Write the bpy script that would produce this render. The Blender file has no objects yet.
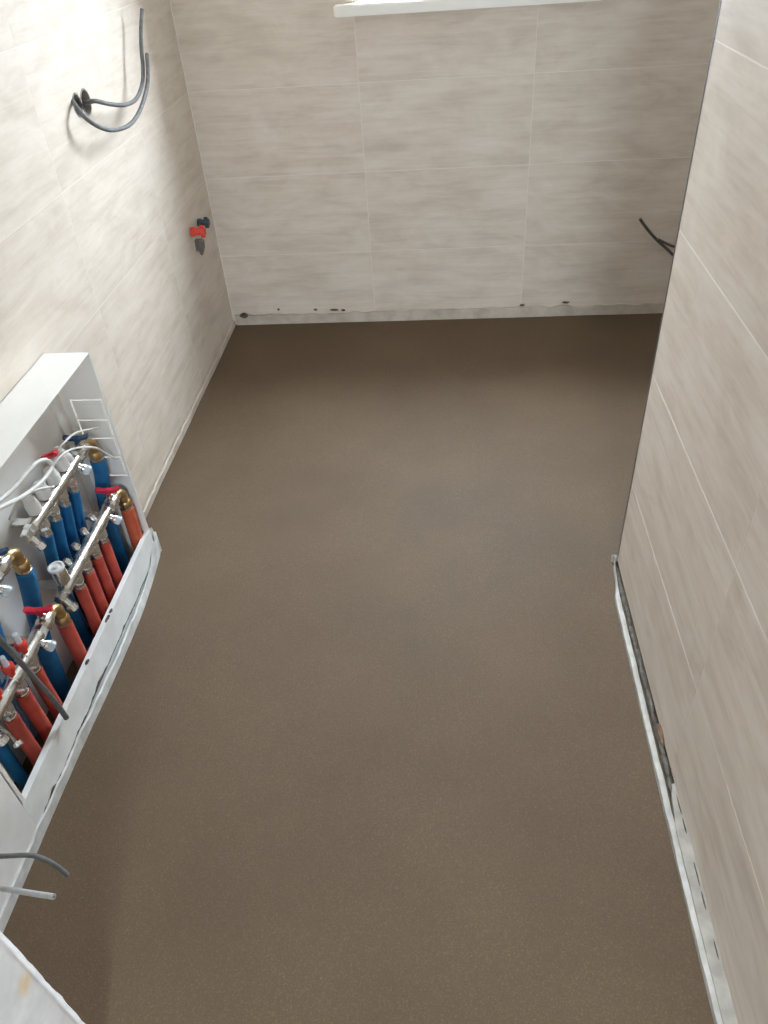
import bpy, bmesh, math, random
from mathutils import Vector, Matrix, noise

random.seed(7)
sc = bpy.context.scene
C = sc.collection

# ------------------------------------------------------------------ camera
cam_d = bpy.data.cameras.new('camera')
cam = bpy.data.objects.new('camera', cam_d)
C.objects.link(cam)
# rows: world X, Y, Z axes seen from the phone (right, down, forward)
R = ((0.99630650, -0.00694083, -0.08558733),
     (0.06164541, -0.63604688, 0.76918412),
     (-0.05977633, -0.77161920, -0.63326976))
CAM_H = 1.5
cam.matrix_world = Matrix(((R[0][0], -R[0][1], -R[0][2], 0.0),
                           (R[1][0], -R[1][1], -R[1][2], 0.0),
                           (R[2][0], -R[2][1], -R[2][2], CAM_H),
                           (0, 0, 0, 1)))
cam_d.sensor_fit = 'VERTICAL'
cam_d.sensor_height = 36.0
cam_d.lens = 755.05 / 1024.0 * 36.0
cam_d.clip_start = 0.02
sc.camera = cam

# ------------------------------------------------------------------ daylight
world = bpy.data.worlds.new('overcast_sky')
sc.world = world
world.use_nodes = True
bgn = world.node_tree.nodes['Background']
bgn.inputs['Color'].default_value = (0.805, 0.925, 1.05, 1)
# standard overcast sky: zenith three times the horizon, dull ground below
_w = world.node_tree
_tc = _w.nodes.new('ShaderNodeTexCoord')
_sp = _w.nodes.new('ShaderNodeSeparateXYZ')
_rg = _w.nodes.new('ShaderNodeMapRange')
_rg.inputs['From Min'].default_value, _rg.inputs['From Max'].default_value = 0.0, 1.0
_rg.inputs['To Min'].default_value, _rg.inputs['To Max'].default_value = 1 / 3, 1.0
_gd = _w.nodes.new('ShaderNodeMapRange')
_gd.inputs['From Min'].default_value, _gd.inputs['From Max'].default_value = -0.02, 0.02
_gd.inputs['To Min'].default_value, _gd.inputs['To Max'].default_value = 0.55, 1.0
_m1 = _w.nodes.new('ShaderNodeMath')
_m1.operation = 'MULTIPLY'
_m2 = _w.nodes.new('ShaderNodeMath')
_m2.operation = 'MULTIPLY'
_m2.inputs[1].default_value = 112.0        # sky strength
_w.links.new(_tc.outputs['Generated'], _sp.inputs[0])
_w.links.new(_sp.outputs['Z'], _rg.inputs['Value'])
_w.links.new(_sp.outputs['Z'], _gd.inputs['Value'])
_w.links.new(_rg.outputs['Result'], _m1.inputs[0])
_w.links.new(_gd.outputs['Result'], _m1.inputs[1])
_w.links.new(_m1.outputs['Value'], _m2.inputs[0])
_w.links.new(_m2.outputs['Value'], bgn.inputs['Strength'])

# the sun behind thin cloud: a broad soft glow from the right of the window
sun_d = bpy.data.lights.new('hazy_sun', 'SUN')
sun_d.energy = 4.0
sun_d.angle = math.radians(50)
sun_d.color = (0.88, 0.95, 1.0)
sun = bpy.data.objects.new('hazy_sun', sun_d)
C.objects.link(sun)
sun.rotation_euler = Vector((-0.60, -0.66, -0.45)).to_track_quat('-Z', 'Y').to_euler()

WX0, WX1, WZ0, WZ1 = -0.31, 0.46, 1.20, 2.25          # bathroom window opening
YB, WALL_T = 3.20, 0.34
XL, XR, ZC = -0.985, 1.35, 2.50
HX0, HX1, HZ0, HZ1, HY = -0.25, 0.65, 1.00, 1.85, -2.4    # unseen hall window, added behind the viewer for fill light


def portal(name, loc, rot, sx, sy):
    l = bpy.data.lights.new(name, 'AREA')
    l.shape = 'RECTANGLE'
    l.size, l.size_y = sx, sy
    l.cycles.is_portal = True
    o = bpy.data.objects.new(name, l)
    C.objects.link(o)
    o.location = loc
    o.rotation_euler = rot
    return o


portal('window_portal', ((WX0 + WX1) / 2, YB + WALL_T + 0.02, (WZ0 + WZ1) / 2), (-math.pi / 2, 0, 0), WX1 - WX0, WZ1 - WZ0)
portal('fill_portal', ((HX0 + HX1) / 2, HY - 0.16, (HZ0 + HZ1) / 2), (math.pi / 2, 0, 0), HX1 - HX0, HZ1 - HZ0)  # sky portal of the added hall window

vs = sc.view_settings
vs.view_transform = 'Standard'
vs.look = 'None'
vs.exposure = 0.08
vs.gamma = 1.0
vs.use_curve_mapping = False
sc.cycles.use_denoising = True
sc.cycles.max_bounces = 14
sc.cycles.diffuse_bounces = 9
sc.cycles.transparent_max_bounces = 12
sc.cycles.sample_clamp_indirect = 8.0
sc.cycles.caustics_reflective = False
sc.cycles.caustics_refractive = False

# ------------------------------------------------------------------ materials
MAT = {}


def mat(name, col, rough=0.5, metal=0.0, **kw):
    m = bpy.data.materials.new(name)
    m.use_nodes = True
    b = m.node_tree.nodes['Principled BSDF']
    b.inputs['Base Color'].default_value = (*col, 1)
    b.inputs['Roughness'].default_value = rough
    b.inputs['Metallic'].default_value = metal
    for k, v in kw.items():
        b.inputs[k.replace('_', ' ')].default_value = v
    MAT[name] = m
    return m


def nd(m, t, **props):
    n = m.node_tree.nodes.new(t)
    for k, v in props.items():
        setattr(n, k, v)
    return n


def lk(m, a, b):
    m.node_tree.links.new(a, b)


def speckle(name, ca, cb, scale, rough=0.6, bump=0.0, metal=0.0, detail=4, lo=0.35, hi=0.65):
    """a plain surface with a procedural mottling of two close tones"""
    m = mat(name, ca, rough, metal)
    b = m.node_tree.nodes['Principled BSDF']
    tc = nd(m, 'ShaderNodeTexCoord')
    n = nd(m, 'ShaderNodeTexNoise')
    n.inputs['Scale'].default_value = scale
    n.inputs['Detail'].default_value = detail
    r = nd(m, 'ShaderNodeValToRGB')
    r.color_ramp.elements[0].position = lo
    r.color_ramp.elements[0].color = (*ca, 1)
    r.color_ramp.elements[1].position = hi
    r.color_ramp.elements[1].color = (*cb, 1)
    lk(m, tc.outputs['Object'], n.inputs['Vector'])
    lk(m, n.outputs['Fac'], r.inputs['Fac'])
    lk(m, r.outputs['Color'], b.inputs['Base Color'])
    if bump:
        bp = nd(m, 'ShaderNodeBump')
        bp.inputs['Strength'].default_value = bump
        bp.inputs['Distance'].default_value = 0.002
        lk(m, n.outputs['Fac'], bp.inputs['Height'])
        lk(m, bp.outputs['Normal'], b.inputs['Normal'])
    return m


def tile_material(name, dark, mid, light, vein=1.0):
    """travertine-look ceramic: long veins along the tile, soft blotches, offset per tile"""
    m = mat(name, mid, 0.58)
    m.node_tree.nodes['Principled BSDF'].inputs['Specular IOR Level'].default_value = 0.2
    b = m.node_tree.nodes['Principled BSDF']
    tc = nd(m, 'ShaderNodeTexCoord')
    oi = nd(m, 'ShaderNodeObjectInfo')
    mul = nd(m, 'ShaderNodeVectorMath', operation='SCALE')
    cx = nd(m, 'ShaderNodeCombineXYZ')
    lk(m, oi.outputs['Random'], cx.inputs['X'])
    lk(m, oi.outputs['Random'], cx.inputs['Y'])
    lk(m, oi.outputs['Random'], cx.inputs['Z'])
    lk(m, cx.outputs['Vector'], mul.inputs[0])
    mul.inputs['Scale'].default_value = 23.0
    add = nd(m, 'ShaderNodeVectorMath', operation='ADD')
    lk(m, tc.outputs['Object'], add.inputs[0])
    lk(m, mul.outputs['Vector'], add.inputs[1])

    def layer(sx, sz, det, dist):
        mp = nd(m, 'ShaderNodeMapping')
        mp.inputs['Scale'].default_value = (sx, 1.0, sz)
        lk(m, add.outputs['Vector'], mp.inputs['Vector'])
        n = nd(m, 'ShaderNodeTexNoise')
        n.inputs['Scale'].default_value = 1.0
        n.inputs['Detail'].default_value = det
        n.inputs['Roughness'].default_value = 0.62
        n.inputs['Distortion'].default_value = dist
        lk(m, mp.outputs['Vector'], n.inputs['Vector'])
        return n

    v = layer(2.8, 32.0, 6, 0.6)
    fine = layer(8.0, 110.0, 4, 0.4)
    blot = layer(5.0, 12.0, 4, 0.6)
    mx = nd(m, 'ShaderNodeMix', data_type='FLOAT')
    mx.inputs['Factor'].default_value = 0.3
    lk(m, v.outputs['Fac'], mx.inputs['A'])
    lk(m, fine.outputs['Fac'], mx.inputs['B'])
    mx2 = nd(m, 'ShaderNodeMix', data_type='FLOAT')
    mx2.inputs['Factor'].default_value = 1.0 - 0.55 * vein
    lk(m, mx.outputs['Result'], mx2.inputs['A'])
    lk(m, blot.outputs['Fac'], mx2.inputs['B'])
    r = nd(m, 'ShaderNodeValToRGB')
    e = r.color_ramp.elements
    e[0].position, e[0].color = 0.37, (*dark, 1)
    e[1].position, e[1].color = 0.64, (*light, 1)
    k = e.new(0.5)
    k.color = (*mid, 1)
    lk(m, mx2.outputs['Result'], r.inputs['Fac'])
    lk(m, r.outputs['Color'], b.inputs['Base Color'])
    bp = nd(m, 'ShaderNodeBump')
    bp.inputs['Strength'].default_value = 0.06
    bp.inputs['Distance'].default_value = 0.001
    lk(m, mx.outputs['Result'], bp.inputs['Height'])
    lk(m, bp.outputs['Normal'], b.inputs['Normal'])
    return m


tile_material('tile', (0.59, 0.508, 0.42), (0.69, 0.605, 0.51), (0.765, 0.69, 0.605))


def screed_material():
    m = mat('screed', (0.2, 0.15, 0.105), 0.75)
    b = m.node_tree.nodes['Principled BSDF']
    tc = nd(m, 'ShaderNodeTexCoord')

    def noi(s, d, rough=0.55):
        n = nd(m, 'ShaderNodeTexNoise')
        n.inputs['Scale'].default_value = s
        n.inputs['Detail'].default_value = d
        n.inputs['Roughness'].default_value = rough
        lk(m, tc.outputs['Object'], n.inputs['Vector'])
        return n

    big, grain = noi(2.3, 4), noi(330, 2, 0.6)
    r1 = nd(m, 'ShaderNodeValToRGB')
    r1.color_ramp.elements[0].position, r1.color_ramp.elements[0].color = 0.34, (0.104, 0.0665, 0.0345, 1)
    r1.color_ramp.elements[1].position, r1.color_ramp.elements[1].color = 0.66, (0.129, 0.084, 0.045, 1)
    lk(m, big.outputs['Fac'], r1.inputs['Fac'])
    r2 = nd(m, 'ShaderNodeValToRGB')
    e = r2.color_ramp.elements
    e[0].position, e[0].color = 0.30, (0.86, 0.855, 0.85, 1)
    e[1].position, e[1].color = 0.76, (1.45, 1.5, 1.55, 1)
    k = e.new(0.55)
    k.color = (1, 1, 1, 1)
    lk(m, grain.outputs['Fac'], r2.inputs['Fac'])
    mx = nd(m, 'ShaderNodeMix', data_type='RGBA', blend_type='MULTIPLY')
    mx.inputs['Factor'].default_value = 1.0
    lk(m, r1.outputs['Color'], mx.inputs['A'])
    lk(m, r2.outputs['Color'], mx.inputs['B'])
    lk(m, mx.outputs['Result'], b.inputs['Base Color'])
    bp = nd(m, 'ShaderNodeBump')
    bp.inputs['Strength'].default_value = 0.2
    bp.inputs['Distance'].default_value = 0.0015
    lk(m, grain.outputs['Fac'], bp.inputs['Height'])
    lk(m, bp.outputs['Normal'], b.inputs['Normal'])
    return m


screed_material()
speckle('grout', (0.75, 0.685, 0.61), (0.80, 0.735, 0.66), 30, 0.85)
speckle('plaster', (0.74, 0.73, 0.71), (0.84, 0.83, 0.81), 9, 0.85, 0.4)
rp = speckle('reveal_plaster', (0.76, 0.745, 0.73), (0.88, 0.865, 0.85), 24, 0.85, 0.3)
# an ochre stain on the reveal plaster
_b = rp.node_tree.nodes['Principled BSDF']
_src = _b.inputs['Base Color'].links[0].from_socket
_tc = nd(rp, 'ShaderNodeTexCoord')
_mp = nd(rp, 'ShaderNodeVectorMath', operation='SUBTRACT')
_mp.inputs[1].default_value = (-0.597, 0.362, 0.347)
_sc = nd(rp, 'ShaderNodeVectorMath', operation='MULTIPLY')
_sc.inputs[1].default_value = (30, 52, 46)
_ns = nd(rp, 'ShaderNodeTexNoise')
_ns.inputs['Scale'].default_value = 60
_ln = nd(rp, 'ShaderNodeVectorMath', operation='LENGTH')
_ad = nd(rp, 'ShaderNodeMath', operation='ADD')
_rg = nd(rp, 'ShaderNodeMapRange')
_rg.inputs['From Min'].default_value = 0.75
_rg.inputs['From Max'].default_value = 1.6
_rg.inputs['To Min'].default_value = 0.75
_rg.inputs['To Max'].default_value = 0.0
_mc = nd(rp, 'ShaderNodeMix', data_type='RGBA')
_mc.inputs['B'].default_value = (0.80, 0.58, 0.30, 1)
lk(rp, _tc.outputs['Object'], _mp.inputs[0])
lk(rp, _mp.outputs['Vector'], _sc.inputs[0])
lk(rp, _sc.outputs['Vector'], _ln.inputs[0])
lk(rp, _tc.outputs['Object'], _ns.inputs['Vector'])
lk(rp, _ln.outputs['Value'], _ad.inputs[0])
lk(rp, _ns.outputs['Fac'], _ad.inputs[1])
lk(rp, _ad.outputs['Value'], _rg.inputs['Value'])
lk(rp, _rg.outputs['Result'], _mc.inputs['Factor'])
lk(rp, _src, _mc.inputs['A'])
lk(rp, _mc.outputs['Result'], _b.inputs['Base Color'])
speckle('ceiling_paint', (0.60, 0.59, 0.57), (0.66, 0.65, 0.63), 6, 0.9)
speckle('hall_paint', (0.66, 0.63, 0.59), (0.72, 0.69, 0.65), 5, 0.9)
speckle('foam', (0.52, 0.52, 0.49), (0.72, 0.72, 0.70), 26, 0.8, 0.3)
speckle('gap_mortar', (0.10, 0.088, 0.07), (0.19, 0.17, 0.14), 60, 0.95, 0.5)
speckle('foam_grey', (0.44, 0.42, 0.375), (0.60, 0.575, 0.525), 26, 0.8, 0.3)
speckle('fillet', (0.33, 0.30, 0.255), (0.44, 0.405, 0.35), 30, 0.85, 0.3)
speckle('foam_dirty', (0.42, 0.365, 0.30), (0.60, 0.53, 0.45), 16, 0.85, 0.4, lo=0.25, hi=0.6)
speckle('mortar', (0.055, 0.043, 0.032), (0.14, 0.11, 0.085), 60, 0.95, 0.5)
speckle('rust_mortar', (0.16, 0.09, 0.05), (0.26, 0.17, 0.11), 60, 0.95, 0.5)
speckle('cabinet_white', (0.80, 0.78, 0.735), (0.85, 0.83, 0.785), 7, 0.38)
speckle('rail_white', (0.74, 0.755, 0.735), (0.86, 0.87, 0.85), 14, 0.5, 0.15)
speckle('pvc_white', (0.86, 0.83, 0.755), (0.89, 0.86, 0.79), 5, 0.35)
speckle('trim_metal', (0.10, 0.11, 0.125), (0.14, 0.15, 0.165), 40, 0.45, 0, 0.6)
speckle('nickel', (0.62, 0.585, 0.53), (0.74, 0.71, 0.66), 45, 0.27, 0, 1.0)
speckle('chrome', (0.80, 0.80, 0.79), (0.88, 0.88, 0.87), 30, 0.16, 0, 1.0)
speckle('brass', (0.46, 0.31, 0.14), (0.60, 0.43, 0.22), 45, 0.36, 0, 1.0)
speckle('red_sleeve', (0.43, 0.060, 0.040), (0.52, 0.085, 0.055), 35, 0.55, 0.2)
speckle('orange_sleeve', (0.47, 0.085, 0.036), (0.56, 0.115, 0.05), 35, 0.55, 0.2)
speckle('blue_sleeve', (0.004, 0.115, 0.29), (0.006, 0.16, 0.38), 35, 0.65, 0.2)
speckle('red_plastic', (0.55, 0.022, 0.045), (0.62, 0.035, 0.06), 40, 0.35)
speckle('blue_plastic', (0.015, 0.05, 0.12), (0.02, 0.075, 0.17), 40, 0.35)
speckle('bright_red', (0.66, 0.045, 0.028), (0.72, 0.07, 0.045), 40, 0.4)
speckle('slate_blue', (0.028, 0.055, 0.078), (0.045, 0.08, 0.105), 40, 0.45)
speckle('white_plastic', (0.74, 0.73, 0.71), (0.80, 0.79, 0.77), 30, 0.4)
speckle('wire_white', (0.66, 0.64, 0.60), (0.75, 0.73, 0.69), 50, 0.5)
speckle('grey_cable', (0.105, 0.107, 0.105), (0.15, 0.152, 0.15), 60, 0.7)
speckle('light_grey_cable', (0.42, 0.43, 0.42), (0.52, 0.53, 0.52), 60, 0.5)
speckle('dark_cable', (0.085, 0.072, 0.06), (0.125, 0.105, 0.09), 60, 0.5)
speckle('copper', (0.5, 0.24, 0.12), (0.6, 0.3, 0.15), 60, 0.35, 0, 1.0)
speckle('box_plastic', (0.26, 0.23, 0.20), (0.34, 0.305, 0.27), 50, 0.7)
speckle('grey_fitting', (0.13, 0.12, 0.105), (0.19, 0.175, 0.155), 50, 0.5)
mat('clear_plastic', (0.80, 0.88, 0.92), 0.12, 0.0, Alpha=0.55)
gl = mat('window_glass', (1, 1, 1), 0.02)
_nt = gl.node_tree
_out = _nt.nodes['Material Output']
_tr = _nt.nodes.new('ShaderNodeBsdfTransparent')
_gs = _nt.nodes.new('ShaderNodeBsdfGlossy')
_gs.inputs['Roughness'].default_value = 0.02
_mx = _nt.nodes.new('ShaderNodeMixShader')
_mx.inputs['Fac'].default_value = 0.04
lk(gl, _tr.outputs['BSDF'], _mx.inputs[1])
lk(gl, _gs.outputs['BSDF'], _mx.inputs[2])
lk(gl, _mx.outputs['Shader'], _out.inputs['Surface'])


# ------------------------------------------------------------------ mesh helpers
def finish(bm, name, m, parent=None, smooth=True, angle=0.6):
    bmesh.ops.recalc_face_normals(bm, faces=bm.faces)
    me = bpy.data.meshes.new(name)
    bm.to_mesh(me)
    bm.free()
    if smooth:
        me.polygons.foreach_set('use_smooth', [True] * len(me.polygons))
        me.set_sharp_from_angle(angle=angle)
    me.materials.append(MAT[m])
    o = bpy.data.objects.new(name, me)
    C.objects.link(o)
    if parent is not None:
        o.parent = parent
    return o


def box(bm, a, b, bevel=0.0):
    x0, y0, z0 = (min(a[i], b[i]) for i in range(3))
    x1, y1, z1 = (max(a[i], b[i]) for i in range(3))
    v = [bm.verts.new(p) for p in ((x0, y0, z0), (x1, y0, z0), (x1, y1, z0), (x0, y1, z0),
                                   (x0, y0, z1), (x1, y0, z1), (x1, y1, z1), (x0, y1, z1))]
    fs = [bm.faces.new([v[i] for i in q]) for q in ((0, 3, 2, 1), (4, 5, 6, 7), (0, 1, 5, 4), (1, 2, 6, 5), (2, 3, 7, 6), (3, 0, 4, 7))]
    if bevel:
        es = list({e for f in fs for e in f.edges})
        bmesh.ops.bevel(bm, geom=es, offset=bevel, segments=2, affect='EDGES')


def boxes(name, m, parent, *pairs, bevel=0.0):
    bm = bmesh.new()
    for a, b in pairs:
        box(bm, a, b, bevel)
    return finish(bm, name, m, parent)


def frame_of(axis):
    z = Vector(axis).normalized()
    t = Vector((0, 0, 1)) if abs(z.z) < 0.9 else Vector((1, 0, 0))
    x = t.cross(z).normalized()
    return x, z.cross(x), z


def lathe(bm, org, axis, prof, seg=18, rot=0.0):
    """prof: (distance along axis, radius)"""
    x, y, z = frame_of(axis)
    org = Vector(org)
    rings = []
    for t, r in prof:
        if r < 1e-6:
            rings.append([bm.verts.new(org + z * t)])
        else:
            rings.append([bm.verts.new(org + z * t + (x * math.cos(a) + y * math.sin(a)) * r)
                          for a in (rot + 2 * math.pi * i / seg for i in range(seg))])
    for a, b in zip(rings, rings[1:]):
        for i in range(seg):
            j = (i + 1) % seg
            if len(a) == 1 and len(b) == 1:
                continue
            if len(a) == 1:
                bm.faces.new((a[0], b[i], b[j]))
            elif len(b) == 1:
                bm.faces.new((a[i], a[j], b[0]))
            else:
                bm.faces.new((a[i], a[j], b[j], b[i]))
    if len(rings[0]) > 1:
        bm.faces.new(rings[0])
    if len(rings[-1]) > 1:
        bm.faces.new(rings[-1])


def spin(name, m, parent, org, axis, prof, seg=18, rot=0.0):
    bm = bmesh.new()
    lathe(bm, org, axis, prof, seg, rot)
    return finish(bm, name, m, parent)


def spline(pts, n=6):
    p = [Vector(q) for q in pts]
    p = [p[0] * 2 - p[1]] + p + [p[-1] * 2 - p[-2]]
    out = []
    for i in range(1, len(p) - 2):
        a, b, c, d = p[i - 1], p[i], p[i + 1], p[i + 2]
        for k in range(n):
            t = k / n
            out.append(0.5 * ((2 * b) + (c - a) * t + (2 * a - 5 * b + 4 * c - d) * t * t + (3 * b - a - 3 * c + d) * t ** 3))
    out.append(p[-2])
    return out


def tube_bm(bm, pts, r, seg=10, n=6, wob=0.0, end_round=True):
    path = spline(pts, n) if n > 1 else [Vector(q) for q in pts]
    L = len(path)
    tan = [(path[min(i + 1, L - 1)] - path[max(i - 1, 0)]).normalized() for i in range(L)]
    x, y, z = frame_of(tan[0])
    rings = []
    for i, c in enumerate(path):
        t = tan[i]
        x = (x - t * x.dot(t)).normalized()
        y = t.cross(x)
        rr = r(i / (L - 1)) if callable(r) else r
        rr *= 1 + wob * noise.noise(c * 60)
        rings.append([bm.verts.new(c + (x * math.cos(a) + y * math.sin(a)) * rr)
                      for a in (2 * math.pi * k / seg for k in range(seg))])
    for a, b in zip(rings, rings[1:]):
        for k in range(seg):
            j = (k + 1) % seg
            bm.faces.new((a[k], a[j], b[j], b[k]))
    bm.faces.new(rings[0])
    bm.faces.new(rings[-1])


def tube(name, m, parent, pts, r, seg=10, n=6, wob=0.0):
    bm = bmesh.new()
    tube_bm(bm, pts, r, seg, n, wob)
    return finish(bm, name, m, parent, angle=0.9)


def empty(name, loc):
    o = bpy.data.objects.new(name, None)
    C.objects.link(o)
    o.empty_display_size = 0.05
    o.location = loc
    return o


def tag(o, label, cat, group=None):
    o['label'] = label
    o['category'] = cat
    if group:
        o['group'] = group
    return o


def struct(o, label=None):
    o['kind'] = 'structure'
    if label:
        o['label'] = label
    return o


THINGS = []


def thing(name, loc, label, cat, group=None):
    """an Empty at the thing's base; its parts are built in world space and attached at the end"""
    o = tag(empty(name, loc), label, cat, group)
    THINGS.append(o)
    return o


# ------------------------------------------------------------------ the shell of the place
def slab(name, m, *pairs):
    bm = bmesh.new()
    for a, b in pairs:
        box(bm, a, b)
    return struct(finish(bm, name, m, None, smooth=False))


# floor: screed with very slight unevenness
bm = bmesh.new()
nx, ny = 60, 110
fx0, fx1, fy0, fy1 = XL - 0.05, XR + 0.05, -2.45, YB + 0.02
grid = [[bm.verts.new((fx0 + (fx1 - fx0) * i / nx, fy0 + (fy1 - fy0) * j / ny,
                       -0.0018 + 0.0016 * noise.noise(Vector((i * 0.19, j * 0.21, 3.3))))) for i in range(nx + 1)] for j in range(ny + 1)]
for j in range(ny):
    for i in range(nx):
        bm.faces.new((grid[j][i], grid[j][i + 1], grid[j + 1][i + 1], grid[j + 1][i]))
bot = [bm.verts.new(p) for p in ((fx0, fy0, -0.08), (fx1, fy0, -0.08), (fx1, fy1, -0.08), (fx0, fy1, -0.08))]
bm.faces.new(bot)
struct(finish(bm, 'floor', 'screed', None, angle=3), 'grey-brown cement screed floor, bare and sandy')

slab('ceiling', 'ceiling_paint', ((XL - 0.12, HY - 0.15, ZC), (XR + 0.12, YB + WALL_T, ZC + 0.12)))

TT = 0.009      # tile thickness
G = 0.0011      # half joint
TS = 0.0003     # joint depth

wall_left = slab('wall_left', 'grout', ((XL - 0.12, 0.39, -0.06), (XL - TS, YB, ZC)))
wall_back = slab('wall_back', 'grout',
                 ((XL - 0.12, YB + TS, -0.06), (WX0, YB + WALL_T, ZC)), ((WX1, YB + TS, -0.06), (XR + 0.12, YB + WALL_T, ZC)),
                 ((WX0, YB + TS, -0.06), (WX1, YB + WALL_T, WZ0 - 0.03)), ((WX0, YB + TS, WZ1), (WX1, YB + WALL_T, ZC)))
PX, PY1, PT = 0.47, 1.583, 0.13       # partition: tiled face, free end, thickness
wall_right = slab('wall_right', 'grout', ((PX + TS, 0.24, 0.02), (PX + PT - TS, PY1 - 0.003, ZC)),
                  ((PX + 0.012, 0.24, -0.06), (PX + PT - 0.012, PY1 - 0.012, 0.02)))
wall_right['label'] = 'tiled partition wall with a dark metal corner trim on its free end'
wall_left['label'] = 'tiled wall with the white manifold cabinet fixed to it'
wall_back['label'] = 'tiled window wall at the far end'
slab('wall_alcove', 'plaster', ((XR, 0.24, -0.06), (XR + 0.12, YB, ZC)))
JX, JY = -0.597, 0.388               # the doorway's left reveal corner
slab('wall_front', 'hall_paint', ((XL - 0.12, 0.24, -0.06), (JX - 0.012, JY - 0.012, ZC)),
     ((PX + PT, 0.24, -0.06), (XR + 0.12, 0.36, ZC)), ((JX - 0.012, 0.24, 2.1), (PX + PT, JY - 0.012, ZC)))
slab('wall_hall', 'hall_paint', ((XL - 0.12, HY, -0.06), (XL, 0.24, ZC)), ((XR, HY, -0.06), (XR + 0.12, 0.24, ZC)),
     ((XL - 0.12, HY - 0.15, -0.06), (HX0, HY, ZC)), ((HX1, HY - 0.15, -0.06), (XR + 0.12, HY, ZC)),
     ((HX0, HY - 0.15, -0.06), (HX1, HY, HZ0)), ((HX0, HY - 0.15, HZ1), (HX1, HY, ZC)))
BX = -0.8664                           # plastered boxing flush with the cabinet's front
wall_boxing = slab('wall_boxing', 'plaster', ((XL - TS, JY - 0.012, -0.06), (BX, 0.7548, ZC)))
wall_boxing['label'] = 'pale boxed-out wall flush with the near end of the manifold cabinet'

# ------------------------------------------------------------------ wall tiles
tile_cache = {}


def tile_mesh(w, h):
    key = (round(w, 3), round(h, 3))
    if key not in tile_cache:
        bm = bmesh.new()
        a, b, c = w / 2, h / 2, 0.0003
        back = [bm.verts.new(p) for p in ((-a, TT, -b), (a, TT, -b), (a, TT, b), (-a, TT, b))]
        side = [bm.verts.new(p) for p in ((-a, c, -b), (a, c, -b), (a, c, b), (-a, c, b))]
        front = [bm.verts.new(p) for p in ((-a + c, 0, -b + c), (a - c, 0, -b + c), (a - c, 0, b - c), (-a + c, 0, b - c))]
        bm.faces.new(front)
        bm.faces.new(back[::-1])
        for i in range(4):
            j = (i + 1) % 4
            bm.faces.new((back[i], back[j], side[j], side[i]))
            bm.faces.new((side[i], side[j], front[j], front[i]))
        bmesh.ops.recalc_face_normals(bm, faces=bm.faces)
        me = bpy.data.meshes.new('tile')
        bm.to_mesh(me)
        bm.free()
        me.materials.append(MAT['tile'])
        tile_cache[key] = me
    return tile_cache[key]


def lay(parent, kind, plane, u0, u1, v0, v1):
    """one tile on a wall plane; kind 'L' faces +x, 'R' faces -x, 'B' faces -y (front of the local tile is -y)"""
    w, h = u1 - u0 - 2 * G, v1 - v0 - 2 * G
    if w < 0.01 or h < 0.01:
        return
    o = bpy.data.objects.new('tile', tile_mesh(w, h))
    C.objects.link(o)
    o.parent = parent
    um, vm = (u0 + u1) / 2, (v0 + v1) / 2
    jig = random.uniform(-0.00015, 0.00015)
    if kind == 'B':
        o.location = (um, plane + jig, vm)
    elif kind == 'L':
        o.location = (plane + jig, um, vm)
        o.rotation_euler = (0, 0, math.pi / 2)
    elif kind == 'R':
        o.location = (plane + jig, um, vm)
        o.rotation_euler = (0, 0, -math.pi / 2)
    return o


ROW_L = [0.012, 0.315, 0.637, 0.953, 1.275, 1.60, 1.925, 2.25, 2.498]
COL_L = [0.756, 1.315, 1.965, 2.615, YB - 0.002]
ROW_P = [0.014, 0.287, 0.607, 0.936, 1.267, 1.597, 1.927, 2.257, 2.498]
COL_P = [0.262, 0.932, PY1]
COL_B = [XL + 0.002, -0.326, 0.325, 0.975, XR - 0.002]
hole_tile = None
for i in range(len(ROW_L) - 1):
    for j in range(len(COL_L) - 1):
        t = lay(wall_left, 'L', XL, COL_L[j], COL_L[j + 1], ROW_L[i], ROW_L[i + 1])
        if abs(ROW_L[i] - 0.953) < 1e-4 and abs(COL_L[j] - 1.965) < 1e-4:
            hole_tile = t
for i in range(len(ROW_P) - 1):
    for j in range(len(COL_P) - 1):
        lay(wall_right, 'R', PX, COL_P[j], COL_P[j + 1], ROW_P[i], ROW_P[i + 1])
for i in range(len(ROW_L) - 1):
    z0, z1 = ROW_L[i], ROW_L[i + 1]
    for j in range(len(COL_B) - 1):
        x0, x1 = COL_B[j], COL_B[j + 1]
        if z1 <= WZ0 - 0.03 or z0 >= WZ1 or x1 <= WX0 or x0 >= WX1:
            lay(wall_back, 'B', YB, x0, x1, z0, z1)
            continue
        # cut round the window
        if z0 < WZ0 - 0.03:
            lay(wall_back, 'B', YB, x0, x1, z0, WZ0 - 0.032)
        if z1 > WZ1:
            lay(wall_back, 'B', YB, x0, x1, WZ1, z1)
        a, b = max(z0, WZ0 - 0.032), min(z1, WZ1)
        if x0 < WX0:
            lay(wall_back, 'B', YB, x0, min(x1, WX0), a, b)
        if x1 > WX1:
            lay(wall_back, 'B', YB, max(x0, WX1), x1, a, b)

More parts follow.
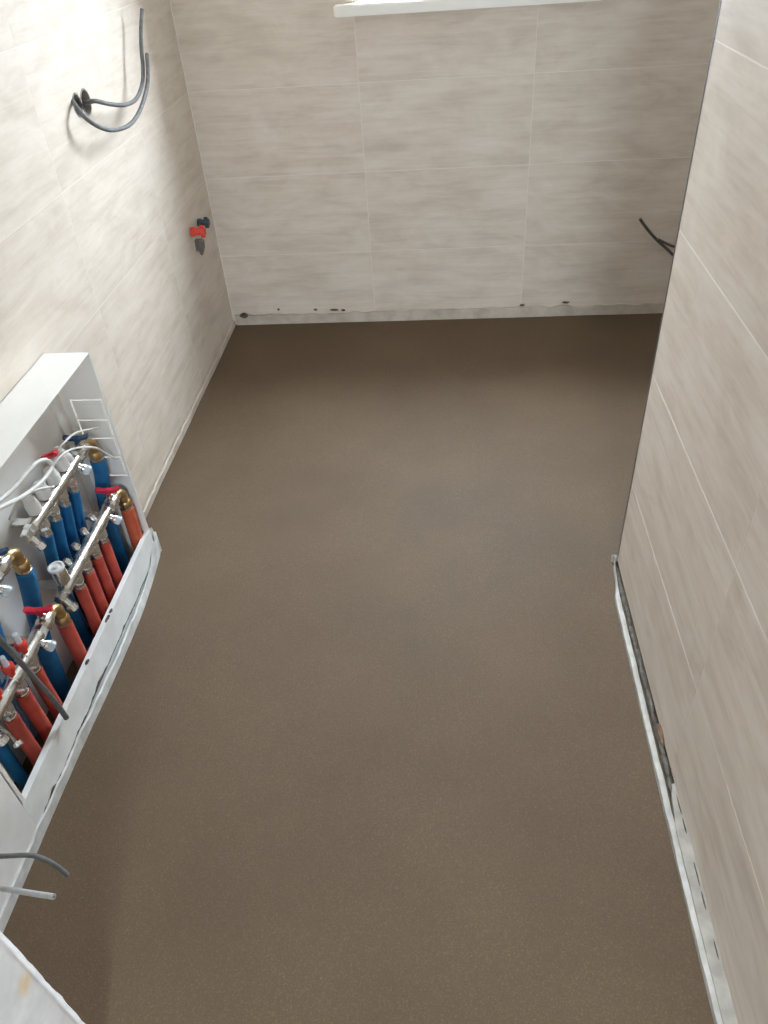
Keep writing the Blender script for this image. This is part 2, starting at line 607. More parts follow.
# two overlapping core-drilled holes for the cable outlet
HOLES = ((2.203, 1.108, 0.030), (2.262, 1.104, 0.034))
bm = bmesh.new()
outline = []
(ya, za, ra), (yb, zb, rb) = HOLES
for k in range(40):
    a = 2 * math.pi * k / 40
    # union outline of both circles, as a star shape round the middle
    c = Vector(((ya + yb) / 2, (za + zb) / 2))
    d = Vector((math.cos(a), math.sin(a)))
    best = 0.0
    for (y, z, r) in HOLES:
        o2 = Vector((y, z)) - c
        pb = o2.dot(d)
        disc = pb * pb - o2.length_squared + r * r
        if disc >= 0:
            best = max(best, pb + math.sqrt(disc))
    best = max(best, 0.013)
    outline.append(c + d * best)
va = [bm.verts.new((XL - 0.03, p.x, p.y)) for p in outline]
vb = [bm.verts.new((XL + 0.02, p.x, p.y)) for p in outline]
for k in range(40):
    j = (k + 1) % 40
    bm.faces.new((va[k], va[j], vb[j], vb[k]))
bm.faces.new(va)
bm.faces.new(vb)
cutter = finish(bm, 'cutter', 'mortar', None, smooth=False)
bpy.context.view_layer.update()
md = hole_tile.modifiers.new('cut', 'BOOLEAN')
md.operation = 'DIFFERENCE'
md.object = cutter
md.solver = 'EXACT'
md2 = wall_left.modifiers.new('cut', 'BOOLEAN')
md2.operation = 'DIFFERENCE'
md2.object = cutter
md2.solver = 'EXACT'
dg = bpy.context.evaluated_depsgraph_get()
for ob in (hole_tile, wall_left):
    nm = bpy.data.meshes.new_from_object(ob.evaluated_get(dg))
    ob.modifiers.clear()
    ob.data = nm
hole_tile.data.materials.clear()
hole_tile.data.materials.append(MAT['tile'])
wall_left.data.materials.clear()
wall_left.data.materials.append(MAT['grout'])
bpy.data.objects.remove(cutter)

# metal corner trim on the partition's free end (a quarter-round profile with a leg behind the tile)
bm = bmesh.new()
prof = [(PX - 0.0008, PY1 - 0.0015), (PX - 0.0008, PY1 + 0.004)]
for k in range(7):
    a = math.pi - (math.pi / 2) * k / 6
    prof.append((PX + 0.008 + 0.0088 * math.cos(a), PY1 + 0.004 + 0.0075 * math.sin(a)))
prof += [(PX + PT - 0.002, PY1 + 0.0115), (PX + PT - 0.002, PY1 + 0.0095), (PX + 0.012, PY1 + 0.0095), (PX + 0.003, PY1 - 0.0015)]
lo = [bm.verts.new((x, y, 0.03)) for x, y in prof]
hi = [bm.verts.new((x, y, ZC)) for x, y in prof]
for k in range(len(prof)):
    j = (k + 1) % len(prof)
    bm.faces.new((lo[k], lo[j], hi[j], hi[k]))
bm.faces.new(lo)
bm.faces.new(hi)
o = finish(bm, 'edge_trim', 'trim_metal', wall_right)
o['label'] = 'dark grey metal corner trim'
boxes('end_face', 'plaster', wall_right, ((PX + 0.012, PY1 - 0.003, 0.0), (PX + PT - 0.004, PY1 + 0.0095, ZC)))

# doorway reveal: rough plaster corner with a bead
bm = bmesh.new()
nz = 150
rows = []
for k in range(nz + 1):
    z = -0.02 + 2.12 * k / nz
    n1 = noise.noise(Vector((0.3, 7.1, z * 14))) * 0.0022 + noise.noise(Vector((4.3, 1.1, z * 45))) * 0.0012
    n2 = noise.noise(Vector((9.3, 2.1, z * 20))) * 0.0015
    prof = [(JX - 0.013, JY - 0.006), (JX - 0.006, JY + n1), (JX - 0.0005 + n1 * 0.4, JY - 0.001 + n1), (JX + 0.001 + n1 * 0.5, JY - 0.003 + n1), (JX - 0.0006, JY - 0.0055 + n2),
            (JX - 0.0018, JY - 0.0075 + n2), (JX - 0.0012, JY - 0.011), (JX + n2 * 0.3, JY - 0.05), (JX + n2 * 0.3, 0.24), (JX - 0.013, 0.24)]
    rows.append([bm.verts.new((x, y, z)) for x, y in prof])
for a, b in zip(rows, rows[1:]):
    for k in range(len(a)):
        j = (k + 1) % len(a)
        bm.faces.new((a[k], a[j], b[j], b[k]))
bm.faces.new(rows[0])
bm.faces.new(rows[-1])
struct(finish(bm, 'trim_1', 'reveal_plaster', None, angle=0.9), 'pale plastered doorway reveal with a rough chipped corner')

# ------------------------------------------------------------------ window and sill
win = struct(empty('window_1', ((WX0 + WX1) / 2, YB + WALL_T - 0.1, WZ0)), 'bright white framed window above the far wall')
fy0, fy1 = YB + WALL_T - 0.11, YB + WALL_T - 0.04
fw = 0.045
WPARTS = []
WPARTS.append(boxes('window_frame', 'pvc_white', None,
                    ((WX0, fy0, WZ0), (WX0 + fw, fy1, WZ1)), ((WX1 - fw, fy0, WZ0), (WX1, fy1, WZ1)),
                    ((WX0 + fw, fy0, WZ0), (WX1 - fw, fy1, WZ0 + fw)), ((WX0 + fw, fy0, WZ1 - fw), (WX1 - fw, fy1, WZ1)), bevel=0.004))
sw = 0.04
a0, a1, c0, c1 = WX0 + fw, WX1 - fw, WZ0 + fw, WZ1 - fw
WPARTS.append(boxes('sash', 'pvc_white', None,
                    ((a0, fy0 - 0.012, c0), (a0 + sw, fy1 - 0.012, c1)), ((a1 - sw, fy0 - 0.012, c0), (a1, fy1 - 0.012, c1)),
                    ((a0 + sw, fy0 - 0.012, c0), (a1 - sw, fy1 - 0.012, c0 + sw)), ((a0 + sw, fy0 - 0.012, c1 - sw), (a1 - sw, fy1 - 0.012, c1)), bevel=0.004))
WPARTS.append(boxes('pane', 'window_glass', None, ((a0 + sw, fy0 + 0.02, c0 + sw), (a1 - sw, fy0 + 0.024, c1 - sw))))
bm = bmesh.new()
lathe(bm, (a1 - sw / 2, fy0 - 0.012, 1.72), (0, -1, 0), [(0, 0.014), (0.008, 0.014), (0.012, 0.009), (0.03, 0.009)], 14)
box(bm, (a1 - sw / 2 - 0.009, fy0 - 0.054, 1.61), (a1 - sw / 2 + 0.009, fy0 - 0.040, 1.73), 0.003)
WPARTS.append(finish(bm, 'handle', 'pvc_white', None))
# white plastic sill board with horns, front nose rounded
bm = bmesh.new()
box(bm, (-0.392, YB - 0.045, 1.168), (0.537, YB - 0.001, 1.204), 0.004)
box(bm, (WX0 + 0.001, YB - 0.002, 1.170), (WX1 - 0.001, fy0 + 0.004, 1.203), 0.0)
WPARTS.append(finish(bm, 'window_sill', 'pvc_white', None))
# plastered reveal faces
WPARTS.append(boxes('reveal', 'plaster', None,
                    ((WX0 - 0.004, YB + TS + 0.002, WZ0), (WX0 + 0.001, fy0, WZ1)), ((WX1 - 0.001, YB + TS + 0.002, WZ0), (WX1 + 0.004, fy0, WZ1)),
                    ((WX0, YB + TS + 0.002, WZ1 - 0.001), (WX1, fy0, WZ1 + 0.004))))
bpy.context.view_layer.update()
for o in WPARTS:
    o.parent = win
    o.matrix_parent_inverse = win.matrix_world.inverted()

win2 = struct(empty('fill_window', ((HX0 + HX1) / 2, HY - 0.08, HZ0)), 'white framed window added in the unseen hall for fill light')  # added opening behind the viewer, lets fill light into the room
parts2 = [boxes('window_frame', 'pvc_white', None,
                ((HX0, HY - 0.11, HZ0), (HX0 + 0.04, HY - 0.05, HZ1)), ((HX1 - 0.04, HY - 0.11, HZ0), (HX1, HY - 0.05, HZ1)),
                ((HX0 + 0.04, HY - 0.11, HZ0), (HX1 - 0.04, HY - 0.05, HZ0 + 0.04)), ((HX0 + 0.04, HY - 0.11, HZ1 - 0.04), (HX1 - 0.04, HY - 0.05, HZ1)),
                ((0.285, HY - 0.11, HZ0 + 0.04), (0.315, HY - 0.05, HZ1 - 0.04)), bevel=0.004),
          boxes('pane', 'window_glass', None, ((HX0 + 0.04, HY - 0.085, HZ0 + 0.04), (0.285, HY - 0.081, HZ1 - 0.04))),
          boxes('pane', 'window_glass', None, ((0.315, HY - 0.085, HZ0 + 0.04), (HX1 - 0.04, HY - 0.081, HZ1 - 0.04)))]
bpy.context.view_layer.update()
for o in parts2:
    o.parent = win2
    o.matrix_parent_inverse = win2.matrix_world.inverted()


# ------------------------------------------------------------------ perimeter foam strips
def strip(name, m, path, thick, height, hvar, side, label, nsub=10, wave=0.0015, seed=0.0):
    """a thin upright band following a floor path; `side` pushes its thickness to the left/right of travel"""
    p = spline(path, nsub)
    bm = bmesh.new()
    rows = []
    for i, c in enumerate(p):
        t = (p[min(i + 1, len(p) - 1)] - p[max(i - 1, 0)]).normalized()
        nrm = Vector((-t.y, t.x, 0)) * side
        s = seed + i * 0.37
        h = height * (1 + hvar * (noise.noise(Vector((s, 0.5, seed))) + 0.5 * noise.noise(Vector((s * 3.1, 4.5, seed)))))
        w = wave * noise.noise(Vector((s * 0.8, 9.5, seed)))
        base = Vector((c.x, c.y, -0.004))
        k = c.z if c.z > 0 else 1.0
        h *= k
        rows.append([bm.verts.new(q) for q in (base, base + nrm * thick,
                                               base + nrm * (thick + w) + Vector((0, 0, h - 0.0015)), base + nrm * (thick * 0.75 + w) + Vector((0, 0, h)),
                                               base + nrm * (thick * 0.25 + w) + Vector((0, 0, h)), base + nrm * w + Vector((0, 0, h - 0.0015)))])
    for a, b in zip(rows, rows[1:]):
        for k in range(6):
            j = (k + 1) % 6
            bm.faces.new((a[k], a[j], b[j], b[k]))
    bm.faces.new(rows[0])
    bm.faces.new(rows[-1])
    o = finish(bm, name, m, None, angle=0.8)
    tag(o, label, 'foam strip', 'perimeter foam strips')
    return o


def crumb(parent, m, c, size, seed, name='mortar_crumb'):
    bm = bmesh.new()
    bmesh.ops.create_icosphere(bm, subdivisions=2, radius=1.0)
    for v in bm.verts:
        v.co *= 1 + 0.45 * noise.noise(v.co * 1.3 + Vector((seed, seed * 2, 0)))
        v.co = Vector((c[0] + v.co.x * size[0], c[1] + v.co.y * size[1], c[2] + v.co.z * size[2]))
    return finish(bm, name, m, parent)


s_far = strip('foam_strip', 'foam_dirty', [(-0.9835, 3.192, 0), (-0.9815, 2.9, 0), (-0.981, 2.6, 0), (-0.979, 2.3, 0), (-0.979, 2.0, 0), (-0.976, 1.8, 0), (-0.978, 1.66, 0)],
              0.009, 0.026, 0.25, 1, 'dirty white foam strip along the floor under the cabinet wall, towards the window', 14, 0.003, 3.0)
s_back = strip('foam_strip', 'foam_dirty', [(-0.97, 3.1985, 0), (-0.6, 3.1975, 0), (-0.2, 3.1985, 0), (0.2, 3.197, 0), (0.6, 3.1985, 0), (1.0, 3.1975, 0), (1.34, 3.1985, 0)],
               0.011, 0.048, 0.22, -1, 'plaster-smeared white foam strip along the foot of the window wall', 16, 0.003, 11.0)
s_cab = strip('foam_strip', 'foam', [(-0.966, 1.700, 1.5), (-0.925, 1.682, 1.7), (-0.889, 1.664, 2.2), (-0.871, 1.634, 2.3), (-0.864, 1.582, 1.7), (-0.856, 1.478, 1.15), (-0.854, 1.334, 1), (-0.857, 1.144, 1),
                                     (-0.8645, 0.952, 1), (-0.8675, 0.799, 1), (-0.8675, 0.70, 1), (-0.8675, 0.55, 1), (-0.8675, 0.41, 1)],
              0.007, 0.034, 0.16, 1, 'white foam strip bulging round the foot of the manifold cabinet', 10, 0.002, 23.0)
s_part = strip('foam_strip', 'foam_grey', [(0.560, 1.606, 0), (0.505, 1.604, 0), (0.473, 1.598, 1.6), (0.461, 1.572, 1.6), (0.456, 1.50, 1.1), (0.453, 1.40, 1), (0.4525, 1.25, 1), (0.452, 1.12, 1), (0.451, 0.95, 1), (0.451, 0.80, 1), (0.451, 0.65, 1), (0.451, 0.5, 1), (0.451, 0.30, 1)],
               0.0125, 0.018, 0.12, -1, 'white foam strip standing off the foot of the partition wall', 10, 0.002, 31.0)
# mortar crumbs and plaster caught behind the strips
crumb(s_back, 'mortar', (-0.925, 3.186, 0.046), (0.019, 0.006, 0.012), 1)
for k, (x, z, sx) in enumerate([(-0.765, 0.066, 0.006), (-0.595, 0.06, 0.009), (-0.51, 0.056, 0.02), (-0.47, 0.053, 0.010), (0.33, 0.052, 0.012), (0.52, 0.058, 0.016)]):
    crumb(s_back, 'mortar', (x, 3.195, z), (sx, 0.004, 0.005), 5 + k)
for k, (y, h) in enumerate([(1.53, .008), (1.46, .005), (1.39, .006), (1.31, .007), (1.24, .008), (1.18, .008), (1.11, .010), (1.05, .012), (1.0, .014), (0.95, .010), (0.90, .006)]):
    crumb(s_part, 'gap_mortar', (0.464, y, 0.002), (0.006, 0.046, h), 20 + k)
crumb(s_part, 'rust_mortar', (0.466, 1.015, 0.016), (0.006, 0.030, 0.012), 48)
# grey plaster filling the joint at the near end, feathering out
bm = bmesh.new()
rows = []
for k in range(41):
    y = 0.90 - 0.63 * k / 40
    u = min(1.0, k / 7)
    h = 0.005 + 0.013 * u + 0.003 * noise.noise(Vector((y * 30, 2.2, 1.1)))
    x0 = 0.4485 + 0.015 * (1 - u)
    rows.append([bm.verts.new(q) for q in ((x0, y, -0.004), (x0, y, h), (PX - 0.004, y, h + 0.004), (PX + 0.003, y, h + 0.006), (PX + 0.003, y, -0.004))])
for p, q in zip(rows, rows[1:]):
    for k in range(5):
        j = (k + 1) % 5
        bm.faces.new((p[k], p[j], q[j], q[k]))
bm.faces.new(rows[0])
bm.faces.new(rows[-1])
finish(bm, 'plaster_fillet', 'fillet', s_part)
for k, (y, l) in enumerate([(0.845, .022), (0.80, .016), (0.70, .024), (0.655, .018), (0.57, .016)]):
    crumb(s_part, 'mortar', (0.4655, y, 0.0225), (0.0013, l, 0.0018), 50 + k)
bm = bmesh.new()
rows = []
for k in range(181):
    y = 1.53 - 0.77 * k / 180
    w = 0.0075 * noise.noise(Vector((y * 34, 0.2, 5.1))) + 0.0025 * noise.noise(Vector((y * 90, 3.2, 5.1))) - 0.0035
    w += 0.011 * math.exp(-((y - 1.13) / 0.028) ** 2) + 0.004 * math.exp(-((y - 0.99) / 0.02) ** 2) + 0.004 * math.exp(-((y - 0.838) / 0.014) ** 2)
    w = max(w, -0.010)
    zb = 0.028 + 0.004 * noise.noise(Vector((y * 16, 1.2, 8.1)))
    rows.append([bm.verts.new(q) for q in ((BX + 0.0008, y, zb), (BX + 0.0024, y, zb), (BX + 0.0024, y, zb + 0.0035 + w), (BX + 0.0008, y, zb + 0.004 + w))])
for p, q in zip(rows, rows[1:]):
    for k in range(4):
        j = (k + 1) % 4
        bm.faces.new((p[k], p[j], q[j], q[k]))
bm.faces.new(rows[0])
bm.faces.new(rows[-1])
finish(bm, 'mortar_seam', 'mortar', s_cab)
for k, (y, sy) in enumerate([(1.124, .010), (1.264, .014), (1.29, .008)]):
    crumb(s_cab, 'mortar', (BX - 0.003, y, 0.114), (0.004, sy, 0.003), 90 + k)

# ------------------------------------------------------------------ manifold cabinet
CY0, CY1, CZ1, CXF = 0.755, 1.612, 0.682, -0.867
CXB = XL + 0.001
cab = thing('manifold_cabinet', (-0.92, 1.18, 0.0), 'open white sheet metal manifold cabinet on the tiled wall', 'cabinet')
boxes('back_panel', 'cabinet_white', cab, ((CXB, CY0, 0.0), (CXB + 0.002, CY1, CZ1)))
o = boxes('top_panel', 'cabinet_white', cab, ((CXB, CY0, CZ1 - 0.002), (CXF, CY1, CZ1)), bevel=0.0006)
boxes('side_panel', 'cabinet_white', cab, ((CXB, CY0, 0.0), (CXF, CY0 + 0.003, CZ1)), ((CXF - 0.002, CY0, 0.1132), (CXF, CY0 + 0.013, CZ1 - 0.0021)))
# far side panel: a plate cut by thin knock-out slits
ts = 0.0021
lx0, lx1 = -0.958, -0.877
rungs = [0.550, 0.490, 0.433, 0.372, 0.312]
pairs = [((CXB, CY1 - 0.0015, 0.0), (lx0 - ts, CY1, CZ1)), ((lx1 + ts, CY1 - 0.0015, 0.0), (CXF, CY1, CZ1)),
         ((lx0 - ts, CY1 - 0.0015, rungs[0] + ts), (lx1 + ts, CY1, CZ1)), ((lx0 - ts, CY1 - 0.0015, 0.0), (lx1 + ts, CY1, rungs[-1] - ts))]
for a, b in zip(rungs, rungs[1:]):
    pairs.append(((lx0 + ts, CY1 - 0.0015, b + ts), (lx1 - ts, CY1, a - ts)))
    # small tabs holding the knock-outs
    pairs.append(((lx0 - ts, CY1 - 0.0015, b + 0.004), (lx0 + ts, CY1, b + 0.008)))
    pairs.append(((lx1 - ts, CY1 - 0.0015, b + 0.004), (lx1 + ts, CY1, b + 0.008)))
pairs.append(((CXF - 0.004, CY1 - 0.0045, 0.0), (CXF, CY1, CZ1)))
o = boxes('side_panel', 'cabinet_white', cab, *pairs)
o['label'] = 'side panel with a ladder of thin knock-out slits'
boxes('bottom_rail', 'rail_white', cab, ((CXF - 0.002, CY0, 0.0), (CXF + 0.0005, CY1, 0.112)), ((CXF - 0.014, CY0, 0.1105), (CXF + 0.0005, CY1, 0.113)), bevel=0.0006)
boxes('mounting_rail', 'cabinet_white', cab, ((CXB + 0.002, CY1 - 0.055, 0.12), (CXB + 0.010, CY1 - 0.035, CZ1 - 0.02)))
boxes('mounting_rail', 'cabinet_white', cab, ((CXB + 0.002, CY0 + 0.035, 0.12), (CXB + 0.010, CY0 + 0.055, CZ1 - 0.02)))


# ------------------------------------------------------------------ manifolds
def hexnut(name, m, parent, org, axis, r, length):
    return spin(name, m, parent, org, axis, [(0, r * 0.9), (length * 0.12, r), (length * 0.88, r), (length, r * 0.9)], 6)


def butterfly(name, m, parent, c, length, rz):
    """two-winged valve handle on a short stem"""
    bm = bmesh.new()
    lathe(bm, (0, 0, -0.004), (0, 0, 1), [(0, 0.0075), (0.010, 0.0085), (0.016, 0.007), (0.018, 0.0)], 14)
    pts = 14
    for s in (-1, 1):
        ring_t, ring_b = [], []
        out = [(0.004, -0.006), (0.4, -0.0065), (0.8, -0.0085), (1.0, -0.005), (1.0, 0.005), (0.8, 0.0085), (0.4, 0.0065), (0.004, 0.006)]
        for u, w in out:
            x = s * u * length / 2
            lift = 0.006 * u * u
            ring_t.append(bm.verts.new((x, w, 0.011 + lift)))
            ring_b.append(bm.verts.new((x, w, 0.003 + lift)))
        bm.faces.new(ring_t)
        bm.faces.new(ring_b)
        n = len(out)
        for k in range(n):
            j = (k + 1) % n
            bm.faces.new((ring_t[k], ring_t[j], ring_b[j], ring_b[k]))
    bmesh.ops.transform(bm, matrix=Matrix.Translation(Vector(c)) @ Matrix.Rotation(rz, 4, 'Z'), verts=bm.verts)
    return finish(bm, name, m, parent)


def manifold(label, x, z, y0, y1, outs, valve_mat, top, far_elbow_z, elbow_x, drain=True, vent=False):
    t = thing('heating_manifold', (x, (y0 + y1) / 2, z - 0.05), label, 'manifold', 'underfloor heating manifolds in the cabinet')
    # ribbed bar
    prof = [(0, 0.015), (0.003, 0.0165)]
    L = y1 - y0
    for yo in sorted(outs):
        u = yo - y0
        prof += [(u - 0.017, 0.0155), (u - 0.015, 0.0172), (u + 0.015, 0.0172), (u + 0.017, 0.0155)]
    prof += [(L - 0.004, 0.0155), (L, 0.0155)]
    spin('bar', 'nickel', t, (x, y0, z), (0, 1, 0), prof, 20)
    for yo in outs:
        hexnut('outlet_nut', 'chrome', t, (x - 0.002, yo, z - 0.012), (-0.04, 0, -1), 0.0145, 0.028)
        spin('outlet_collar', 'nickel', t, (x - 0.003, yo, z - 0.038), (-0.04, 0, -1), [(0, 0.012), (0.012, 0.012), (0.016, 0.0128), (0.022, 0.0128)], 16)
        if top == 'actuator':
            o = spin('actuator', 'white_plastic', t, (x, yo - 0.006, z + 0.012), (0.0, -0.12, 1),
                     [(0, 0.008), (0.006, 0.008), (0.007, 0.0165), (0.026, 0.0165), (0.03, 0.0145), (0.046, 0.0135), (0.048, 0.010), (0.048, 0.0)], 20)
        elif top == 'flow':
            o = spin('flow_meter', 'bright_red', t, (x + 0.002, yo - 0.006, z + 0.012), (0.05, -0.08, 1),
                     [(0, 0.007), (0.018, 0.007), (0.019, 0.0125), (0.034, 0.0125), (0.037, 0.0105), (0.037, 0.0)], 18)
            spin('sight_glass', 'clear_plastic', o, (x + 0.004, yo - 0.009, z + 0.049), (0.05, -0.08, 1), [(0, 0.0065), (0.026, 0.0058), (0.029, 0.0)], 14)
        elif top == 'lock':
            o = spin('lockshield', 'chrome', t, (x - 0.010, yo + 0.010, z + 0.008), (-0.5, 0, 1),
                     [(0, 0.006), (0.008, 0.006), (0.009, 0.010), (0.02, 0.010), (0.023, 0.007), (0.023, 0.0)], 14)
    # ball valve at the far end: union nut, body, stem, handle
    hexnut('union_nut', 'chrome', t, (x, y1 - 0.002, z), (0, 1, 0), 0.0185, 0.018)
    bm = bmesh.new()
    lathe(bm, (x, y1 + 0.015, z), (0, 1, 0), [(0, 0.014), (0.004, 0.0165), (0.014, 0.019), (0.026, 0.019), (0.036, 0.016), (0.044, 0.015)], 18)
    lathe(bm, (x, y1 + 0.035, z + 0.010), (0, 0, 1), [(0, 0.009), (0.016, 0.009), (0.018, 0.006), (0.026, 0.006)], 14)
    vb = finish(bm, 'valve_body', 'nickel', t)
    butterfly('valve_handle', valve_mat, t, (x + 0.004, y1 + 0.030, z + 0.036), 0.062, math.radians(6))
    # drain cock with clear cap
    if drain:
        bm = bmesh.new()
        lathe(bm, (x + 0.008, y1 - 0.018, z - 0.004), (0.75, 0.1, -0.6), [(0, 0.008), (0.012, 0.008), (0.014, 0.011), (0.022, 0.011)], 14)
        d = finish(bm, 'drain_cock', 'chrome', t)
        spin('drain_cap', 'clear_plastic', d, (x + 0.023, y1 - 0.016, z - 0.016), (0.75, 0.1, -0.6), [(0, 0.0125), (0.012, 0.0125), (0.015, 0.010), (0.015, 0.0)], 16)
    # brass elbow down into the feed pipe
    ey = y1 + 0.085
    bm = bmesh.new()
    tube_bm(bm, [(x, y1 + 0.054, z), (x + (elbow_x - x) * 0.4, y1 + 0.070, z), (elbow_x, ey, z - 0.012), (elbow_x, ey + 0.002, z - 0.04)], lambda u: 0.0135, 16, 6)
    lathe(bm, (elbow_x, ey + 0.002, z - 0.034), (0, 0, -1), [(0, 0.015), (0.004, 0.0175), (0.018, 0.0175), (0.022, 0.015), (0.034, 0.0145)], 16)
    lathe(bm, (x, y1 + 0.052, z), (0, 1, 0), [(0, 0.0165), (0.012, 0.0165)], 6)
    e = finish(bm, 'elbow', 'brass', t)
    e['label'] = 'brass elbow'
    if vent:
        bm = bmesh.new()
        lathe(bm, (x, y0 + 0.012, z + 0.008), (0, -0.05, 1), [(0, 0.009), (0.012, 0.009), (0.014, 0.0175), (0.052, 0.0175), (0.056, 0.0155)], 20)
        v = finish(bm, 'air_vent', 'nickel', t)
        spin('vent_cap', 'white_plastic', v, (x, y0 + 0.009, z + 0.063), (0, -0.05, 1), [(0, 0.0185), (0.006, 0.0185), (0.0065, 0.0145), (0.004, 0.0125), (0.004, 0.006), (0.009, 0.006), (0.009, 0.0)], 20)
    # near end: end tee with drain
    bm = bmesh.new()
    lathe(bm, (x, y0 + 0.002, z), (0, -1, 0), [(0, 0.0165), (0.014, 0.0165), (0.016, 0.013), (0.034, 0.013), (0.036, 0.010)], 6)
    lathe(bm, (x + 0.006, y0 - 0.022, z - 0.006), (0.5, 0, -1), [(0, 0.009), (0.02, 0.009), (0.022, 0.012), (0.036, 0.012), (0.038, 0.008)], 12)
    finish(bm, 'end_tee', 'chrome', t)
    # clamp bracket to the cabinet back
    for yb in (y0 + 0.02, y1 - 0.02):
        boxes('bracket', 'nickel', t, ((CXB + 0.003, yb - 0.012, z - 0.004), (x - 0.011, yb + 0.012, z + 0.004)))
    return t


OUT_A = [1.438, 1.382, 1.326, 1.271]
OUT_B = [1.431, 1.375, 1.319, 1.264]
OUT_C = [1.002, 0.942, 0.882]
OUT_D = [1.000, 0.940, 0.880]
mA = manifold('upper chrome manifold with white actuator caps, nearer the window', -0.930, 0.450, 1.225, 1.490, OUT_A, 'blue_plastic', 'actuator', 0.4, -0.925)
mB = manifold('lower chrome manifold with silver air vent, nearer the window', -0.900, 0.282, 1.198, 1.493, OUT_B, 'red_plastic', 'lock', 0.2, -0.893, vent=True)
mC = manifold('lower chrome manifold with red flow meter caps, nearer the doorway', -0.900, 0.288, 0.835, 1.058, OUT_C, 'red_plastic', 'flow', 0.2, -0.896)
mD = manifold('upper manifold nearer the doorway, only its brass elbow in view', -0.930, 0.464, 0.835, 1.052, OUT_D, 'blue_plastic', 'actuator', 0.4, -0.925)
# red-handled fill cock on the upper manifold
bm = bmesh.new()
lathe(bm, (-0.930, 1.470, 0.462), (0.0, -0.75, 1), [(0, 0.010), (0.02, 0.010), (0.022, 0.0135), (0.07, 0.0135), (0.074, 0.010), (0.074, 0.0)], 16)
fc = finish(bm, 'fill_cock', 'white_plastic', mA)
bm = bmesh.new()
box(bm, (-0.955, 1.387, 0.523), (-0.907, 1.405, 0.536), 0.004)
bmesh.ops.rotate(bm, cent=(-0.93, 1.396, 0.53), matrix=Matrix.Rotation(math.radians(-22), 3, 'Y'), verts=bm.verts)
finish(bm, 'lever', 'red_plastic', fc)


def pipe(label, m, pts, r, group, n=6):
    p0 = Vector(pts[-1])
    t = thing('heating_pipe', p0, label, 'pipe', group)
    tube('sleeve', m, t, pts, r, 14, n, 0.03)
    d = (Vector(pts[1]) - Vector(pts[0])).normalized()
    spin('sleeve_collar', 'nickel', t, Vector(pts[0]) - d * 0.006, d, [(0, r * 0.8), (0.001, r * 0.86), (0.007, r * 0.86), (0.008, r * 0.8)], 14)
    return t


ORD = ['first', 'second', 'third', 'fourth']
for k, y in enumerate(OUT_A):
    pipe('%s blue sleeved pipe from the window end, hanging from the upper manifold' % ORD[k], 'blue_sleeve',
         [(-0.934, y, 0.394), (-0.944, y + 0.001, 0.34), (-0.957, y + 0.002, 0.25), (-0.962, y + 0.006, 0.13), (-0.962, y + 0.01, 0.0)], 0.0145, 'thin blue heating pipes')
for k, y in enumerate(OUT_B):
    pipe('%s red sleeved pipe from the window end, hanging from the manifold with the air vent' % ORD[k], 'red_sleeve',
         [(-0.904, y, 0.228), (-0.906, y + 0.001, 0.18), (-0.908, y + 0.003, 0.10), (-0.910, y + 0.006 - 0.004 * k, 0.0)], 0.0148, 'thin red heating pipes')
for k, y in enumerate(OUT_C):
    pipe(['red sleeved pipe behind the hanging grey cable, under the red flow meters', 'middle red sleeved pipe under the red flow meters', 'red sleeved pipe nearest the doorway, beside the low blue pipe'][k], 'red_sleeve',
         [(-0.904, y, 0.234), (-0.906, y + 0.002, 0.18), (-0.906, y + 0.005, 0.10), (-0.907, y + 0.008, 0.0)], 0.0158, 'thin red heating pipes')
for k, y in enumerate(OUT_D):
    pipe(['blue sleeved pipe hidden behind the manifold with red flow meters, window side', 'blue sleeved pipe hidden behind the manifold with red flow meters, middle', 'low blue sleeved pipe nearest the doorway, curving to the cabinet floor'][k], 'blue_sleeve',
         [(-0.934, y, 0.408), (-0.944, y, 0.35), (-0.956, y, 0.25), (-0.955, y - 0.012 * (k == 2), 0.13), (-0.940 if k == 2 else -0.96, y - 0.022 * (k == 2), 0.0)], 0.0145, 'thin blue heating pipes')
pipe('thick blue sleeved feed pipe beside the slotted side panel', 'blue_sleeve',
     [(-0.925, 1.577, 0.388), (-0.928, 1.576, 0.34), (-0.940, 1.566, 0.26), (-0.945, 1.552, 0.15), (-0.945, 1.550, 0.0)], 0.0195, 'thick feed pipes')
pipe('thick orange-red sleeved feed pipe beside the slotted side panel', 'orange_sleeve',
     [(-0.893, 1.580, 0.222), (-0.894, 1.580, 0.18), (-0.896, 1.579, 0.10), (-0.898, 1.578, 0.0)], 0.0185, 'thick feed pipes')
pipe('thick blue sleeved feed pipe under the brass elbow in mid cabinet', 'blue_sleeve',
     [(-0.925, 1.139, 0.402), (-0.930, 1.137, 0.36), (-0.943, 1.128, 0.27), (-0.948, 1.110, 0.15), (-0.948, 1.100, 0.0)], 0.0195, 'thick feed pipes')
pipe('thick red sleeved feed pipe beside the red butterfly handle in mid cabinet', 'red_sleeve',
     [(-0.896, 1.145, 0.228), (-0.898, 1.147, 0.18), (-0.901, 1.152, 0.10), (-0.903, 1.156, 0.0)], 0.0175, 'thick feed pipes')

# small chrome drain cock on a rod in front of the low blue pipe
t = thing('drain_key', (-0.888, 0.846, 0.18), 'small chrome drain cock on a rod before the low blue pipe', 'drain cock')
tube('rod', 'chrome', t, [(-0.896, 0.838, 0.262), (-0.891, 0.842, 0.235), (-0.889, 0.846, 0.196)], 0.0032, 8, 4)
spin('knob', 'chrome', t, (-0.893, 0.850, 0.196), (0.5, -0.4, -0.6), [(0, 0.006), (0.003, 0.0105), (0.012, 0.0105), (0.014, 0.008), (0.014, 0.0)], 14)

